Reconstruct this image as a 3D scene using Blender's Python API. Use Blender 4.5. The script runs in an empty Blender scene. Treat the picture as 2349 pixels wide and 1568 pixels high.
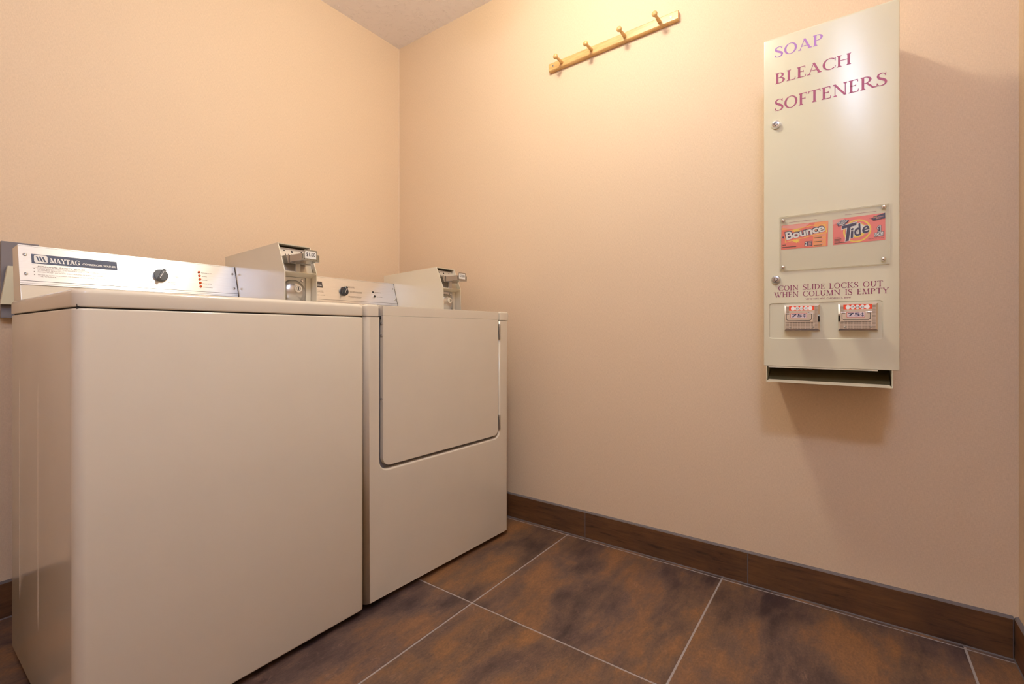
import bpy, bmesh, math, random
from mathutils import Vector, Matrix

random.seed(7)
sc = bpy.context.scene
COL = sc.collection
PI = math.pi

# ------------------------------------------------------------------ camera, world, exposure
cam_data = bpy.data.cameras.new('camera')
cam_data.sensor_fit = 'HORIZONTAL'
cam_data.sensor_width = 36.0
cam_data.lens = 1076.15 / 2349.0 * 36.0
cam_data.shift_y = -(784.0 - 762.0) / 2349.0
cam_data.clip_start = 0.01
cam = bpy.data.objects.new('camera', cam_data)
COL.objects.link(cam)
cam.location = (-1.76575, -2.05494, 0.85366)
cam.rotation_euler = (PI / 2, 0, math.radians(35.793 - 90.0))
sc.camera = cam

world = bpy.data.worlds.new('world')
sc.world = world
world.use_nodes = True
world.node_tree.nodes['Background'].inputs[0].default_value = (0.8, 0.75, 0.7, 1)
world.node_tree.nodes['Background'].inputs[1].default_value = 0.05

vs = sc.view_settings
vs.view_transform = 'Standard'
vs.look = 'None'
vs.gamma = 1.0
vs.use_curve_mapping = False
vs.exposure = 0.1
sc.cycles.max_bounces = 7
sc.cycles.diffuse_bounces = 5
sc.cycles.glossy_bounces = 3
sc.cycles.sample_clamp_indirect = 6.0

# two ceiling lamps (built further down): position, colour, radiance, dome radius
LAMP_WARM = dict(loc=(-0.80, -1.30), color=(1.0, 0.94, 0.75), power=114.0, r=0.09, drop=0.09)
LAMP_COOL = dict(loc=(-1.92, -2.20), color=(0.68, 0.86, 1.22), power=70.0, r=0.13, drop=0.11)
CEIL = 2.4425
Y_END = -2.4115          # end wall at the right edge of the picture
X_BACK = -3.05           # wall behind the camera


# ------------------------------------------------------------------ helpers
def lin(r, g, b):
    def f(c):
        c /= 255.0
        return c / 12.92 if c <= 0.04045 else ((c + 0.055) / 1.055) ** 2.4
    return (f(r), f(g), f(b), 1.0)


class NT:
    """small node-tree helper"""
    def __init__(self, name):
        self.m = bpy.data.materials.new(name)
        self.m.use_nodes = True
        self.t = self.m.node_tree
        self.b = self.t.nodes['Principled BSDF']
        self.out = self.t.nodes['Material Output']

    def n(self, typ, **kw):
        nd = self.t.nodes.new(typ)
        for k, v in kw.items():
            if k.startswith('i_'):
                key = k[2:]
                key = int(key) if key.isdigit() else key
                nd.inputs[key].default_value = v
            else:
                setattr(nd, k, v)
        return nd

    def l(self, a, b):
        self.t.links.new(a, b)

    def coords(self, scale=(1, 1, 1), kind='Object', rnd=False):
        tc = self.n('ShaderNodeTexCoord')
        mp = self.n('ShaderNodeMapping')
        mp.inputs['Scale'].default_value = scale
        self.l(tc.outputs[kind], mp.inputs['Vector'])
        if rnd:
            oi = self.n('ShaderNodeObjectInfo')
            mu = self.n('ShaderNodeMath', operation='MULTIPLY')
            mu.inputs[1].default_value = 37.0
            self.l(oi.outputs['Random'], mu.inputs[0])
            self.l(mu.outputs[0], mp.inputs['Location'])
        return mp.outputs['Vector']

    def noise(self, vec, scale, detail=3.0, rough=0.5, dist=0.0):
        nd = self.n('ShaderNodeTexNoise')
        nd.inputs['Scale'].default_value = scale
        nd.inputs['Detail'].default_value = detail
        nd.inputs['Roughness'].default_value = rough
        nd.inputs['Distortion'].default_value = dist
        self.l(vec, nd.inputs['Vector'])
        return nd.outputs['Fac']

    def ramp(self, fac, stops):
        r = self.n('ShaderNodeValToRGB')
        el = r.color_ramp.elements
        while len(el) < len(stops):
            el.new(0.5)
        for e, (p, c) in zip(el, stops):
            e.position = p
            e.color = c
        self.l(fac, r.inputs['Fac'])
        return r.outputs['Color']

    def mix(self, fac, a, b, mode='MIX'):
        m = self.n('ShaderNodeMix', data_type='RGBA', blend_type=mode)
        for s, v in ((m.inputs[0], fac), (m.inputs[6], a), (m.inputs[7], b)):
            if hasattr(v, 'is_linked'):
                self.l(v, s)
            else:
                s.default_value = v
        return m.outputs[2]

    def bump(self, h, strength, dist):
        b = self.n('ShaderNodeBump')
        b.inputs['Strength'].default_value = strength
        b.inputs['Distance'].default_value = dist
        self.l(h, b.inputs['Height'])
        self.l(b.outputs['Normal'], self.b.inputs['Normal'])


def simple(name, col, rough=0.5, metal=0.0, coat=0.0, spec=0.5, grain=0.0, gscale=600.0):
    t = NT(name)
    t.b.inputs['Roughness'].default_value = rough
    t.b.inputs['Metallic'].default_value = metal
    t.b.inputs['Coat Weight'].default_value = coat
    t.b.inputs['Coat Roughness'].default_value = 0.08
    t.b.inputs['Specular IOR Level'].default_value = spec
    v = t.coords()
    f = t.noise(v, 9.0, 3.0)
    c2 = tuple(c * 0.985 for c in col[:3]) + (1,)
    t.l(t.ramp(f, [(0.35, c2), (0.65, col)]), t.b.inputs['Base Color'])
    if grain:
        g = t.noise(v, gscale, 1.0)
        t.bump(g, grain, 0.0006)
    return t.m


def mat_wall():
    t = NT('peach_vinyl_wallcovering')
    v1 = t.coords((1, 1, 0.12))
    v2 = t.coords((0.16, 0.16, 1))
    a = t.noise(v1, 900.0, 1.0)
    b = t.noise(v2, 900.0, 1.0)
    add = t.n('ShaderNodeMath', operation='ADD')
    t.l(a, add.inputs[0])
    t.l(b, add.inputs[1])
    half = t.n('ShaderNodeMath', operation='MULTIPLY')
    half.inputs[1].default_value = 0.5
    t.l(add.outputs[0], half.inputs[0])
    t.l(t.ramp(half.outputs[0], [(0.36, lin(222, 197, 168)), (0.64, lin(234, 209, 180))]), t.b.inputs['Base Color'])
    t.b.inputs['Roughness'].default_value = 0.55
    t.b.inputs['Specular IOR Level'].default_value = 0.35
    t.bump(half.outputs[0], 0.35, 0.0012)
    return t.m


def mat_ceiling():
    t = NT('knockdown_ceiling_plaster')
    v = t.coords()
    f = t.noise(v, 24.0, 2.0, 0.55, 1.1)
    d = t.n('ShaderNodeMath', operation='SUBTRACT')
    d.inputs[1].default_value = 0.5
    t.l(f, d.inputs[0])
    ab = t.n('ShaderNodeMath', operation='ABSOLUTE')
    t.l(d.outputs[0], ab.inputs[0])
    ridge = t.ramp(ab.outputs[0], [(0.0, (1, 1, 1, 1)), (0.03, (0, 0, 0, 1))])
    msk = t.ramp(t.noise(v, 30.0, 2.0), [(0.42, (0, 0, 0, 1)), (0.56, (1, 1, 1, 1))])
    h = t.mix(1.0, ridge, msk, 'MULTIPLY')
    t.b.inputs['Base Color'].default_value = lin(248, 244, 250)
    t.b.inputs['Roughness'].default_value = 0.8
    t.bump(h, 0.55, 0.004)
    return t.m


def mat_floor_tile():
    t = NT('rust_brown_porcelain_tile')
    v = t.coords((0.50, 1.0, 1.0), rnd=True)
    big = t.noise(v, 5.4, 7.0, 0.62, 0.25)
    v2 = t.coords((0.30, 1.0, 1.0), rnd=True)
    streak = t.noise(v2, 26.0, 8.0, 0.74, 0.2)
    tint = t.noise(v, 3.1, 3.0, 0.5, 0.2)
    fine = t.noise(t.coords((0.6, 1.0, 1.0), rnd=True), 210.0, 4.0, 0.75)
    wear = t.noise(t.coords((0.8, 1.0, 1.0), rnd=True), 34.0, 8.0, 0.8, 0.8)
    add = t.n('ShaderNodeMath', operation='MULTIPLY_ADD')
    add.inputs[1].default_value = 0.36
    t.l(streak, add.inputs[0])
    t.l(big, add.inputs[2])
    c1 = t.ramp(add.outputs[0], [(0.52, lin(66, 51, 50)), (0.60, lin(94, 74, 67)), (0.67, lin(112, 88, 74)), (0.74, lin(130, 96, 70)), (0.86, lin(150, 108, 72))])
    c2 = t.ramp(tint, [(0.40, (0.94, 0.94, 1.04, 1)), (0.62, (1.06, 1.0, 0.86, 1))])
    c = t.mix(0.8, c1, c2, 'MULTIPLY')
    pale = t.ramp(wear, [(0.58, (0, 0, 0, 1)), (0.72, (0.5, 0.5, 0.5, 1))])
    c = t.mix(pale, c, lin(168, 132, 118))
    gr = t.ramp(fine, [(0.34, (0.56, 0.55, 0.55, 1)), (0.66, (1.0, 0.94, 0.86, 1))])
    c = t.mix(0.85, c, gr, 'MULTIPLY')
    t.l(c, t.b.inputs['Base Color'])
    t.b.inputs['Roughness'].default_value = 0.42
    t.b.inputs['Specular IOR Level'].default_value = 0.4
    t.bump(streak, 0.12, 0.002)
    return t.m


def mat_base_tile():
    t = NT('wood_look_base_tile')
    v = t.coords((1.6, 1.6, 16.0), rnd=True)
    g = t.noise(v, 5.0, 6.0, 0.7, 0.4)
    b = t.noise(t.coords((1, 1, 2.0), rnd=True), 7.0, 3.0)
    c = t.ramp(g, [(0.34, lin(40, 26, 18)), (0.44, lin(86, 58, 38)), (0.70, lin(116, 80, 50))])
    c = t.mix(0.35, c, t.ramp(b, [(0.35, lin(62, 42, 32)), (0.65, lin(120, 80, 46))]))
    t.l(c, t.b.inputs['Base Color'])
    t.b.inputs['Roughness'].default_value = 0.42
    t.bump(g, 0.2, 0.001)
    return t.m


def mat_brushed(name, col, rough, aniso=0.7, axis_scale=(0.6, 60, 60)):
    t = NT(name)
    t.b.inputs['Metallic'].default_value = 1.0
    v = t.coords(axis_scale)
    f = t.noise(v, 30.0, 3.0)
    c2 = tuple(c * 0.92 for c in col[:3]) + (1,)
    t.l(t.ramp(f, [(0.35, c2), (0.65, col)]), t.b.inputs['Base Color'])
    t.b.inputs['Roughness'].default_value = rough
    t.b.inputs['Anisotropic'].default_value = aniso
    tg = t.n('ShaderNodeTangent', direction_type='RADIAL', axis='X')
    t.l(tg.outputs[0], t.b.inputs['Tangent'])
    return t.m


def mat_wood():
    t = NT('clear_varnished_pine')
    v = t.coords((10.0, 1.0, 10.0))
    g = t.noise(v, 14.0, 4.0, 0.6, 0.5)
    t.l(t.ramp(g, [(0.35, lin(206, 160, 100)), (0.62, lin(226, 184, 122))]), t.b.inputs['Base Color'])
    t.b.inputs['Roughness'].default_value = 0.32
    t.b.inputs['Coat Weight'].default_value = 0.3
    return t.m


def mat_acrylic():
    t = NT('clear_acrylic_sheet')
    tr = t.n('ShaderNodeBsdfTransparent')
    tr.inputs[0].default_value = (0.99, 0.99, 0.985, 1)
    gl = t.n('ShaderNodeBsdfGlossy')
    gl.inputs['Roughness'].default_value = 0.06
    lw = t.n('ShaderNodeLayerWeight')
    pw_ = t.n('ShaderNodeMath', operation='POWER')
    pw_.inputs[1].default_value = 5.0
    t.l(lw.outputs['Facing'], pw_.inputs[0])
    fr = t.n('ShaderNodeMath', operation='MULTIPLY_ADD')
    fr.inputs[1].default_value = 0.9
    fr.inputs[2].default_value = 0.04
    t.l(pw_.outputs[0], fr.inputs[0])
    mx = t.n('ShaderNodeMixShader')
    t.l(fr.outputs[0], mx.inputs[0])
    t.l(tr.outputs[0], mx.inputs[1])
    t.l(gl.outputs[0], mx.inputs[2])
    t.l(mx.outputs[0], t.out.inputs['Surface'])
    return t.m


def mat_emit(name, col, power):
    t = NT(name)
    t.b.inputs['Base Color'].default_value = (0.9, 0.9, 0.88, 1)
    t.b.inputs['Emission Color'].default_value = col + (1,)
    t.b.inputs['Emission Strength'].default_value = power
    return t.m


M = dict(
    wall=mat_wall(), ceiling=mat_ceiling(), tile=mat_floor_tile(), base=mat_base_tile(), wood=mat_wood(),
    grout=simple('grey_grout', lin(160, 148, 142), 0.85, grain=0.3),
    bead=simple('grey_caulk', lin(104, 95, 94), 0.7),
    pale=simple('pale_corner_caulk', lin(226, 200, 172), 0.6),
    enamel=simple('cream_enamel', lin(222, 211, 192), 0.16, coat=0.25, grain=0.02, gscale=260.0),
    enamel2=simple('light_cream_meter_paint', lin(224, 214, 194), 0.18, coat=0.3),
    vend=simple('ivory_powder_coat', lin(222, 216, 190), 0.30, spec=0.8, grain=0.05, gscale=380.0),
    alu=mat_brushed('brushed_aluminium', (0.86, 0.86, 0.88, 1), 0.34),
    chrome=simple('chrome', (0.82, 0.82, 0.84, 1), 0.09, 1.0),
    steel=simple('dull_steel', (0.55, 0.54, 0.54, 1), 0.3, 1.0),
    zinc=simple('zinc_die_casting', (0.60, 0.60, 0.62, 1), 0.26, 1.0),
    grey=simple('grey_painted_metal', lin(128, 122, 126), 0.45),
    black=simple('black_plastic', lin(38, 38, 44), 0.3),
    dark=simple('dark_gap', lin(34, 29, 26), 0.8),
    knobgrey=simple('dark_grey_plastic', lin(84, 86, 92), 0.28),
    white=simple('white_print', lin(236, 234, 230), 0.5),
    ink=simple('black_print', lin(52, 48, 58), 0.6),
    inkgrey=simple('grey_print', lin(128, 124, 126), 0.6),
    navy=simple('navy_print', lin(58, 58, 92), 0.55),
    strip=simple('slate_blue_print', lin(58, 66, 92), 0.45),
    charcoal=simple('charcoal_print', lin(66, 58, 56), 0.5),
    lilac=simple('lilac_print', lin(176, 122, 196), 0.5),
    crimson=simple('crimson_print', lin(164, 76, 108), 0.5),
    maroon=simple('maroon_print', lin(146, 62, 96), 0.5),
    coral=simple('coral_card', lin(240, 130, 124), 0.4),
    red=simple('red_orange_card', lin(240, 124, 106), 0.4),
    pinkp=simple('pale_pink_print', lin(240, 168, 158), 0.4),
    orange=simple('orange_print', lin(250, 168, 104), 0.4),
    yellow=simple('yellow_print', lin(248, 214, 90), 0.4),
    decal=simple('scarlet_decal', lin(232, 70, 36), 0.35),
    tagred=simple('tag_red_border', lin(222, 118, 106), 0.4),
    tagpink=simple('pale_tag', lin(232, 214, 216), 0.4),
    amber=simple('amber_lens', lin(206, 76, 14), 0.12, coat=0.6),
    bronze=simple('shade_dark_bronze', lin(92, 80, 50), 0.5),  # dark plate colour that also holds the shade inside the tray
    slide=simple('polished_slide_steel', (0.46, 0.45, 0.46, 1), 0.16, 1.0),
    satin=simple('satin_plate', lin(206, 196, 182), 0.35, 0.3),
    rubber=simple('black_rubber', lin(30, 28, 27), 0.7),
    acrylic=mat_acrylic(),
    acryledge=simple('acrylic_edge', lin(196, 178, 136), 0.25),
)


def empty(name, loc=(0, 0, 0), rz=0.0):
    o = bpy.data.objects.new(name, None)
    COL.objects.link(o)
    o.location = loc
    o.rotation_euler = (0, 0, rz)
    o.empty_display_size = 0.1
    return o


def tag(o, label=None, cat=None, group=None, kind=None):
    if label:
        o['label'] = label
    if cat:
        o['category'] = cat
    if group:
        o['group'] = group
    if kind:
        o['kind'] = kind
    return o


class MB:
    """collects polygons, builds ONE mesh object"""
    def __init__(self, off=(0, 0, 0)):
        self.v, self.f, self.off = [], [], Vector(off)
        self.mi = []

    def poly(self, pts, mi=0):
        i = len(self.v)
        self.v += [Vector(p) for p in pts]
        self.f.append(list(range(i, i + len(pts))))
        self.mi.append(mi)

    def raw(self, vs_, fs, mi=0):
        i = len(self.v)
        self.v += [Vector(p) for p in vs_]
        for f in fs:
            self.f.append([i + k for k in f])
            self.mi.append(mi)
        return self

    def box(self, x0, x1, y0, y1, z0, z1):
        vs_ = [(x, y, z) for z in (z0, z1) for y in (y0, y1) for x in (x0, x1)]
        return self.raw(vs_, [(0, 2, 3, 1), (4, 5, 7, 6), (0, 1, 5, 4), (2, 6, 7, 3), (0, 4, 6, 2), (1, 3, 7, 5)])

    def loft(self, loops, cap=True, mi=0):
        n = len(loops[0])
        vs_ = [p for lp in loops for p in lp]
        fs = []
        for k in range(len(loops) - 1):
            for i in range(n):
                j = (i + 1) % n
                fs.append((k * n + i, k * n + j, (k + 1) * n + j, (k + 1) * n + i))
        if cap:
            fs.append(tuple(reversed(range(n))))
            fs.append(tuple(range((len(loops) - 1) * n, len(loops) * n)))
        return self.raw(vs_, fs, mi)

    def lathe(self, origin, axis, prof, n=20, cap=True):
        """prof: list of (radius, distance along axis)"""
        a = Vector(axis).normalized()
        u = a.orthogonal().normalized()
        w = a.cross(u)
        o = Vector(origin)
        loops = []
        for r, d in prof:
            loops.append([o + a * d + (u * math.cos(2 * PI * i / n) + w * math.sin(2 * PI * i / n)) * r for i in range(n)])
        return self.loft(loops, cap)

    def build(self, name, mat, parent=None, bevel=0.0, seg=2, smooth=True, angle=38):
        me = bpy.data.meshes.new(name)
        bm = bmesh.new()
        bv = [bm.verts.new(p - self.off) for p in self.v]
        for f, mi in zip(self.f, self.mi):
            try:
                fc = bm.faces.new([bv[i] for i in f])
                fc.material_index = mi
            except ValueError:
                pass
        bmesh.ops.remove_doubles(bm, verts=bm.verts, dist=1e-6)
        if bevel > 0:
            bmesh.ops.recalc_face_normals(bm, faces=bm.faces)
            ed = [e for e in bm.edges if len(e.link_faces) == 2 and e.calc_face_angle(0) > math.radians(35)]
            if ed:
                bmesh.ops.bevel(bm, geom=ed, offset=bevel, segments=seg, profile=0.5, affect='EDGES', clamp_overlap=True)
        else:
            bmesh.ops.recalc_face_normals(bm, faces=bm.faces)
        bm.to_mesh(me)
        bm.free()
        ms = mat if isinstance(mat, (list, tuple)) else [mat]
        for m_ in ms:
            me.materials.append(M[m_] if isinstance(m_, str) else m_)
        if smooth:
            for p in me.polygons:
                p.use_smooth = True
            me.set_sharp_from_angle(angle=math.radians(angle))
        o = bpy.data.objects.new(name, me)
        COL.objects.link(o)
        if parent:
            o.parent = parent
        if bevel > 0 and smooth:
            wn = o.modifiers.new('weighted_normal', 'WEIGHTED_NORMAL')
            wn.keep_sharp = True
        return o


def rrect(x0, x1, y0, y1, r, n=6):
    """rounded rectangle, counter-clockwise; r = one radius or four (bl, br, tr, tl)"""
    rs = r if isinstance(r, (list, tuple)) else [r] * 4
    pts = []
    for (cx, cy, a0), q in zip(((x0, y0, PI), (x1, y0, 1.5 * PI), (x1, y1, 0), (x0, y1, .5 * PI)), rs):
        if q <= 0:
            pts.append((cx, cy))
            continue
        ox = cx + (q if cx == x0 else -q)
        oy = cy + (q if cy == y0 else -q)
        for k in range(n + 1):
            a = a0 + .5 * PI * k / n
            pts.append((ox + q * math.cos(a), oy + q * math.sin(a)))
    return pts


def round_slab(mb, outline, z0, z1, rt=0.0, rb=0.0, seg=4):
    """vertical prism of an outline in x/y with rounded top / bottom rims (outline shrinks towards the rim)"""
    n = len(outline)
    cx = sum(p[0] for p in outline) / n
    cy = sum(p[1] for p in outline) / n
    hx = max(abs(p[0] - cx) for p in outline)
    hy = max(abs(p[1] - cy) for p in outline)

    def shr(d, z):
        return [(cx + (p[0] - cx) * (1 - d / hx), cy + (p[1] - cy) * (1 - d / hy), z) for p in outline]
    loops = []
    for k in range(seg + 1) if rb > 0 else ():
        a = .5 * PI * k / seg
        loops.append(shr(rb * (1 - math.sin(a)), z0 + rb * (1 - math.cos(a))))
    if rb <= 0:
        loops.append(shr(0, z0))
    for k in range(seg + 1) if rt > 0 else ():
        a = .5 * PI * k / seg
        loops.append(shr(rt * (1 - math.cos(a)), z1 - rt * (1 - math.sin(a))))
    if rt <= 0:
        loops.append(shr(0, z1))
    mb.loft(loops)
    return mb


class Plane:
    def __init__(self, o, right, up):
        self.o = Vector(o)
        self.r = Vector(right).normalized()
        self.u = Vector(up).normalized()
        self.n = self.r.cross(self.u)

    def p(self, a, b, h=0.0):
        return self.o + self.r * a + self.u * b + self.n * h

    def prism(self, mb, pts, h0, h1, inset=0.0):
        lo = [self.p(a, b, h0) for a, b in pts]
        if inset:
            n = len(pts)
            cx = sum(p[0] for p in pts) / n
            cy = sum(p[1] for p in pts) / n
            hx = max(abs(p[0] - cx) for p in pts)
            hy = max(abs(p[1] - cy) for p in pts)
            pts = [(cx + (a - cx) * (1 - inset / hx), cy + (b - cy) * (1 - inset / hy)) for a, b in pts]
        mb.loft([lo, [self.p(a, b, h1) for a, b in pts]])
        return mb

    def sheet(self, mb, pts, h):
        mb.poly([self.p(a, b, h) for a, b in pts])
        return mb

    def flat(self, mb, polys, h):
        for k, (vs_, fs) in enumerate(polys):      # overlapping strokes are stepped by a hair
            mb.raw([self.p(a, b, h + 1.2e-5 * (k % 7)) for a, b in vs_], fs)
        return mb


def ring(cx, cy, r0, r1, a0=0, a1=2 * PI, n=32, sx=1.0):
    vs_, fs = [], []
    for k in range(n + 1):
        a = a0 + (a1 - a0) * k / n
        vs_ += [(cx + r0 * sx * math.cos(a), cy + r0 * math.sin(a)), (cx + r1 * sx * math.cos(a), cy + r1 * math.sin(a))]
        if k:
            i = 2 * k
            fs.append((i - 2, i - 1, i + 1, i))
    return vs_, fs


def disc(cx, cy, r, n=24, sx=1.0):
    return [(cx + r * sx * math.cos(2 * PI * k / n), cy + r * math.sin(2 * PI * k / n)) for k in range(n)]


# ------------------------------------------------------------------ lettering
_cache = {}


def sans(text, bold=0.0, shear=0.0, spacing=1.0):
    """Blender's built-in letter shapes as flat polygons"""
    key = (text, bold, shear, spacing)
    if key not in _cache:
        cu = bpy.data.curves.new('txt', 'FONT')
        cu.body = text
        cu.offset = bold
        cu.shear = shear
        cu.space_character = spacing
        cu.resolution_u = 3
        ob = bpy.data.objects.new('txt', cu)
        COL.objects.link(ob)
        dg = bpy.context.evaluated_depsgraph_get()
        me = bpy.data.meshes.new_from_object(ob.evaluated_get(dg))
        vs_ = [(v.co.x, v.co.y) for v in me.vertices]
        fs = [tuple(p.vertices) for p in me.polygons]
        bpy.data.objects.remove(ob)
        bpy.data.curves.remove(cu)
        bpy.data.meshes.remove(me)
        _cache[key] = [(vs_, fs)]
    return _cache[key]


def fit(polys, x0, x1, y0, y1, rot=0.0, keep=False):
    xs = [p[0] for vs_, _ in polys for p in vs_]
    ys = [p[1] for vs_, _ in polys for p in vs_]
    ax, bx, ay, by = min(xs), max(xs), min(ys), max(ys)
    kx = (x1 - x0) / (bx - ax)
    ky = (y1 - y0) / (by - ay)
    c, s = math.cos(rot), math.sin(rot)
    out = []
    for vs_, fs in polys:
        q = []
        for x, y in vs_:
            X, Y = (x - ax) * kx, (y - ay) * ky
            q.append((x0 + X * c - Y * s, y0 + X * s + Y * c))
        out.append((q, fs))
    return out


class Serif:
    """drawn roman capitals with thick and thin strokes"""
    def __init__(self, thick, thin, serif):
        self.T, self.t, self.s = thick, thin, serif
        self.P = []

    def line(self, x0, y0, x1, y1, w):
        d = Vector((x1 - x0, y1 - y0))
        # horizontal-width strokes for steep lines, vertical-width for flat ones
        if abs(d.y) > abs(d.x) * .35:
            self.P.append(([(x0 - w / 2, y0), (x0 + w / 2, y0), (x1 + w / 2, y1), (x1 - w / 2, y1)], [(0, 1, 2, 3)]))
        else:
            self.P.append(([(x0, y0 - w / 2), (x1, y1 - w / 2), (x1, y1 + w / 2), (x0, y0 + w / 2)], [(0, 1, 2, 3)]))

    def foot(self, x, y, w=None, up=1):
        w = w or self.T * 1.0 + self.s * 2
        t = self.t * .8
        b = self.T * .5
        self.P.append(([(x - w / 2, y), (x + w / 2, y), (x + w / 2, y + up * t * .6), (x + b, y + up * t * 2.2), (x - b, y + up * t * 2.2), (x - w / 2, y + up * t * .6)],
                       [(0, 1, 2, 3, 4, 5)]))

    def bowl(self, cx, cy, rx, ry, a0, a1, thick=None):
        T = thick or self.T
        t = self.t
        n = max(8, int(abs(a1 - a0) / 9))
        vs_, fs = [], []
        for k in range(n + 1):
            a = math.radians(a0 + (a1 - a0) * k / n)
            vs_ += [(cx + rx * math.cos(a), cy + ry * math.sin(a)), (cx + (rx - T) * math.cos(a), cy + (ry - t) * math.sin(a))]
            if k:
                i = 2 * k
                fs.append((i - 2, i - 1, i + 1, i))
        self.P.append((vs_, fs))

    def stroke(self, pts):
        """smooth path with a width at each point"""
        P = [Vector(p) for p in pts]
        P = [P[0] * 2 - P[1]] + P + [P[-1] * 2 - P[-2]]
        S = []
        for i in range(1, len(P) - 2):
            for k in range(6):
                t = k / 6
                a, b, c, d = P[i - 1:i + 3]
                S.append(.5 * ((2 * b) + (c - a) * t + (2 * a - 5 * b + 4 * c - d) * t * t + (3 * b - a - 3 * c + d) * t ** 3))
        S.append(P[-2])
        vs_, fs = [], []
        for i, q in enumerate(S):
            d = (S[min(i + 1, len(S) - 1)] - S[max(i - 1, 0)])
            n = Vector((-d.y, d.x)).normalized() * q.z * .5
            vs_ += [(q.x + n.x, q.y + n.y), (q.x - n.x, q.y - n.y)]
            if i:
                k = 2 * i
                fs.append((k - 2, k - 1, k + 1, k))
        self.P.append((vs_, fs))

    def glyph(self, ch):
        T, t, s = self.T, self.t, self.s
        self.P = []
        L, F, A, B = self.line, self.foot, self.bowl, self.bowl
        h = T / 2

        def stem(x, top=True, bot=True, w=None):
            w = w or T
            L(x, 0, x, 1, w)
            if bot:
                F(x, 0, w + 2 * s)
            if top:
                F(x, 1, w + 2 * s, -1)
        w = .8
        if ch == 'S':
            self.stroke([(.60, .76, t), (.53, .91, t), (.36, .975, t * 1.1), (.17, .90, T * .7), (.11, .76, T * .85), (.20, .61, T), (.40, .49, T * 1.1), (.57, .36, T), (.61, .21, T * .85), (.52, .075, T * .6), (.33, .02, t * 1.1), (.15, .06, t), (.05, .24, t)])
            L(.60, .74, .615, 1.0, t * .8)
            L(.055, .26, .04, 0, t * .8)
            w = .66
        elif ch == 'O':
            B(.50, .5, .5, .52, 0, 360)
            w = 1.0
        elif ch == 'C':
            B(.52, .5, .52, .52, 48, 312)
            L(.875, .70, .89, .98, t)
            L(.88, .12, .89, .27, t)
            w = .90
        elif ch == 'G':
            B(.52, .5, .52, .52, 48, 318)
            L(.875, .70, .89, .98, t)
            L(.86, .08, .86, .44, T)
            F(.86, .45, T + 2 * s, -1)
            w = .98
        elif ch == 'A':
            L(.10, 0, .46, 1, t * 1.1)
            L(.86, 0, .44, 1.02, T)
            L(.2, .34, .70, .34, t)
            F(.10, 0, t + 2.4 * s)
            F(.86, 0, T + 2 * s)
            w = .98
        elif ch in 'PRB':
            x = .16
            stem(x)
            ry = .27 if ch != 'B' else .245
            B(x + .16, 1 - ry, .40 if ch != 'B' else .34, ry, -90, 90)
            L(x, 1 - t / 2, x + .17, 1 - t / 2, t)
            L(x, 1 - 2 * ry + t / 2, x + .17, 1 - 2 * ry + t / 2, t)
            w = .74
            if ch == 'R':
                L(.86, 0, .40, .50, T)
                F(.88, 0, T + s)
                w = .92
            if ch == 'B':
                r2 = .275
                B(x + .16, r2, .42, r2, -90, 90)
                L(x, t / 2, x + .17, t / 2, t)
                w = .78
        elif ch in 'LEF':
            x = .16
            stem(x)
            if ch in 'LE':
                L(x, t / 2, .62, t / 2, t)
                L(.60, 0, .645, .22, t)
            if ch in 'EF':
                L(x, 1 - t / 2, .58, 1 - t / 2, t)
                L(.58, 1, .595, .80, t)
                L(x, .53, .46, .53, t)
                L(.47, .44, .47, .63, t * .9)
            w = .68 if ch != 'F' else .63
        elif ch == 'H':
            stem(.16)
            stem(.80)
            L(.16, .53, .80, .53, t)
            w = .96
        elif ch == 'I':
            stem(.17)
            w = .34
        elif ch == 'T':
            stem(.42, top=False)
            L(.02, 1 - t / 2, .82, 1 - t / 2, t)
            L(.03, 1, .01, .80, t)
            L(.81, 1, .83, .80, t)
            w = .84
        elif ch == 'N':
            L(.16, 0, .16, 1, t * 1.1)
            L(.12, 1, .86, 0, T)
            L(.86, 0, .86, 1, t * 1.1)
            F(.16, 0, t + 2.4 * s)
            F(.10, 1, t + 1.6 * s, -1)
            F(.86, 1, t + 2.4 * s, -1)
            w = 1.0
        elif ch == 'D':
            stem(.16)
            B(.30, .5, .60, .5, -90, 90)
            L(.16, 1 - t / 2, .32, 1 - t / 2, t)
            L(.16, t / 2, .32, t / 2, t)
            w = .94
        elif ch == 'K':
            stem(.16)
            L(.20, .45, .74, 1, t * 1.1)
            L(.82, 0, .34, .56, T)
            F(.74, 1, t + 2.4 * s, -1)
            F(.84, 0, T + 1.6 * s)
            w = .92
        elif ch == 'U':
            L(.18, .34, .18, 1, T)
            F(.18, 1, T + 2 * s, -1)
            L(.80, .34, .80, 1, t * 1.1)
            F(.80, 1, t + 2.4 * s, -1)
            B(.46, .36, .36, .38, 180, 360, T)
            w = .94
        elif ch in 'VW':
            L(.10, 1, .44, 0, T)
            L(.80, 1, .46, 0, t * 1.1)
            F(.10, 1, T + 2 * s, -1)
            w = .88
            if ch == 'W':
                L(.60, 1, .90, 0, T)
                L(1.28, 1, .92, 0, t * 1.1)
                F(1.28, 1, t + 2.4 * s, -1)
                w = 1.36
            else:
                F(.80, 1, t + 2.4 * s, -1)
        elif ch == 'M':
            L(.12, 0, .18, 1, t * 1.1)
            L(.20, 1, .56, 0, T)
            L(.58, 0, .92, 1, t * 1.1)
            L(.98, 0, .94, 1, T)
            F(.12, 0, t + 2.4 * s)
            F(.98, 0, T + 2 * s)
            F(.15, 1, t + 1.6 * s, -1)
            F(.97, 1, T + 1.6 * s, -1)
            w = 1.14
        elif ch == 'Y':
            L(.12, 1, .45, .45, T)
            L(.78, 1, .46, .45, t * 1.1)
            L(.45, 0, .45, .5, T)
            F(.45, 0, T + 2 * s)
            F(.12, 1, T + 2 * s, -1)
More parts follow.
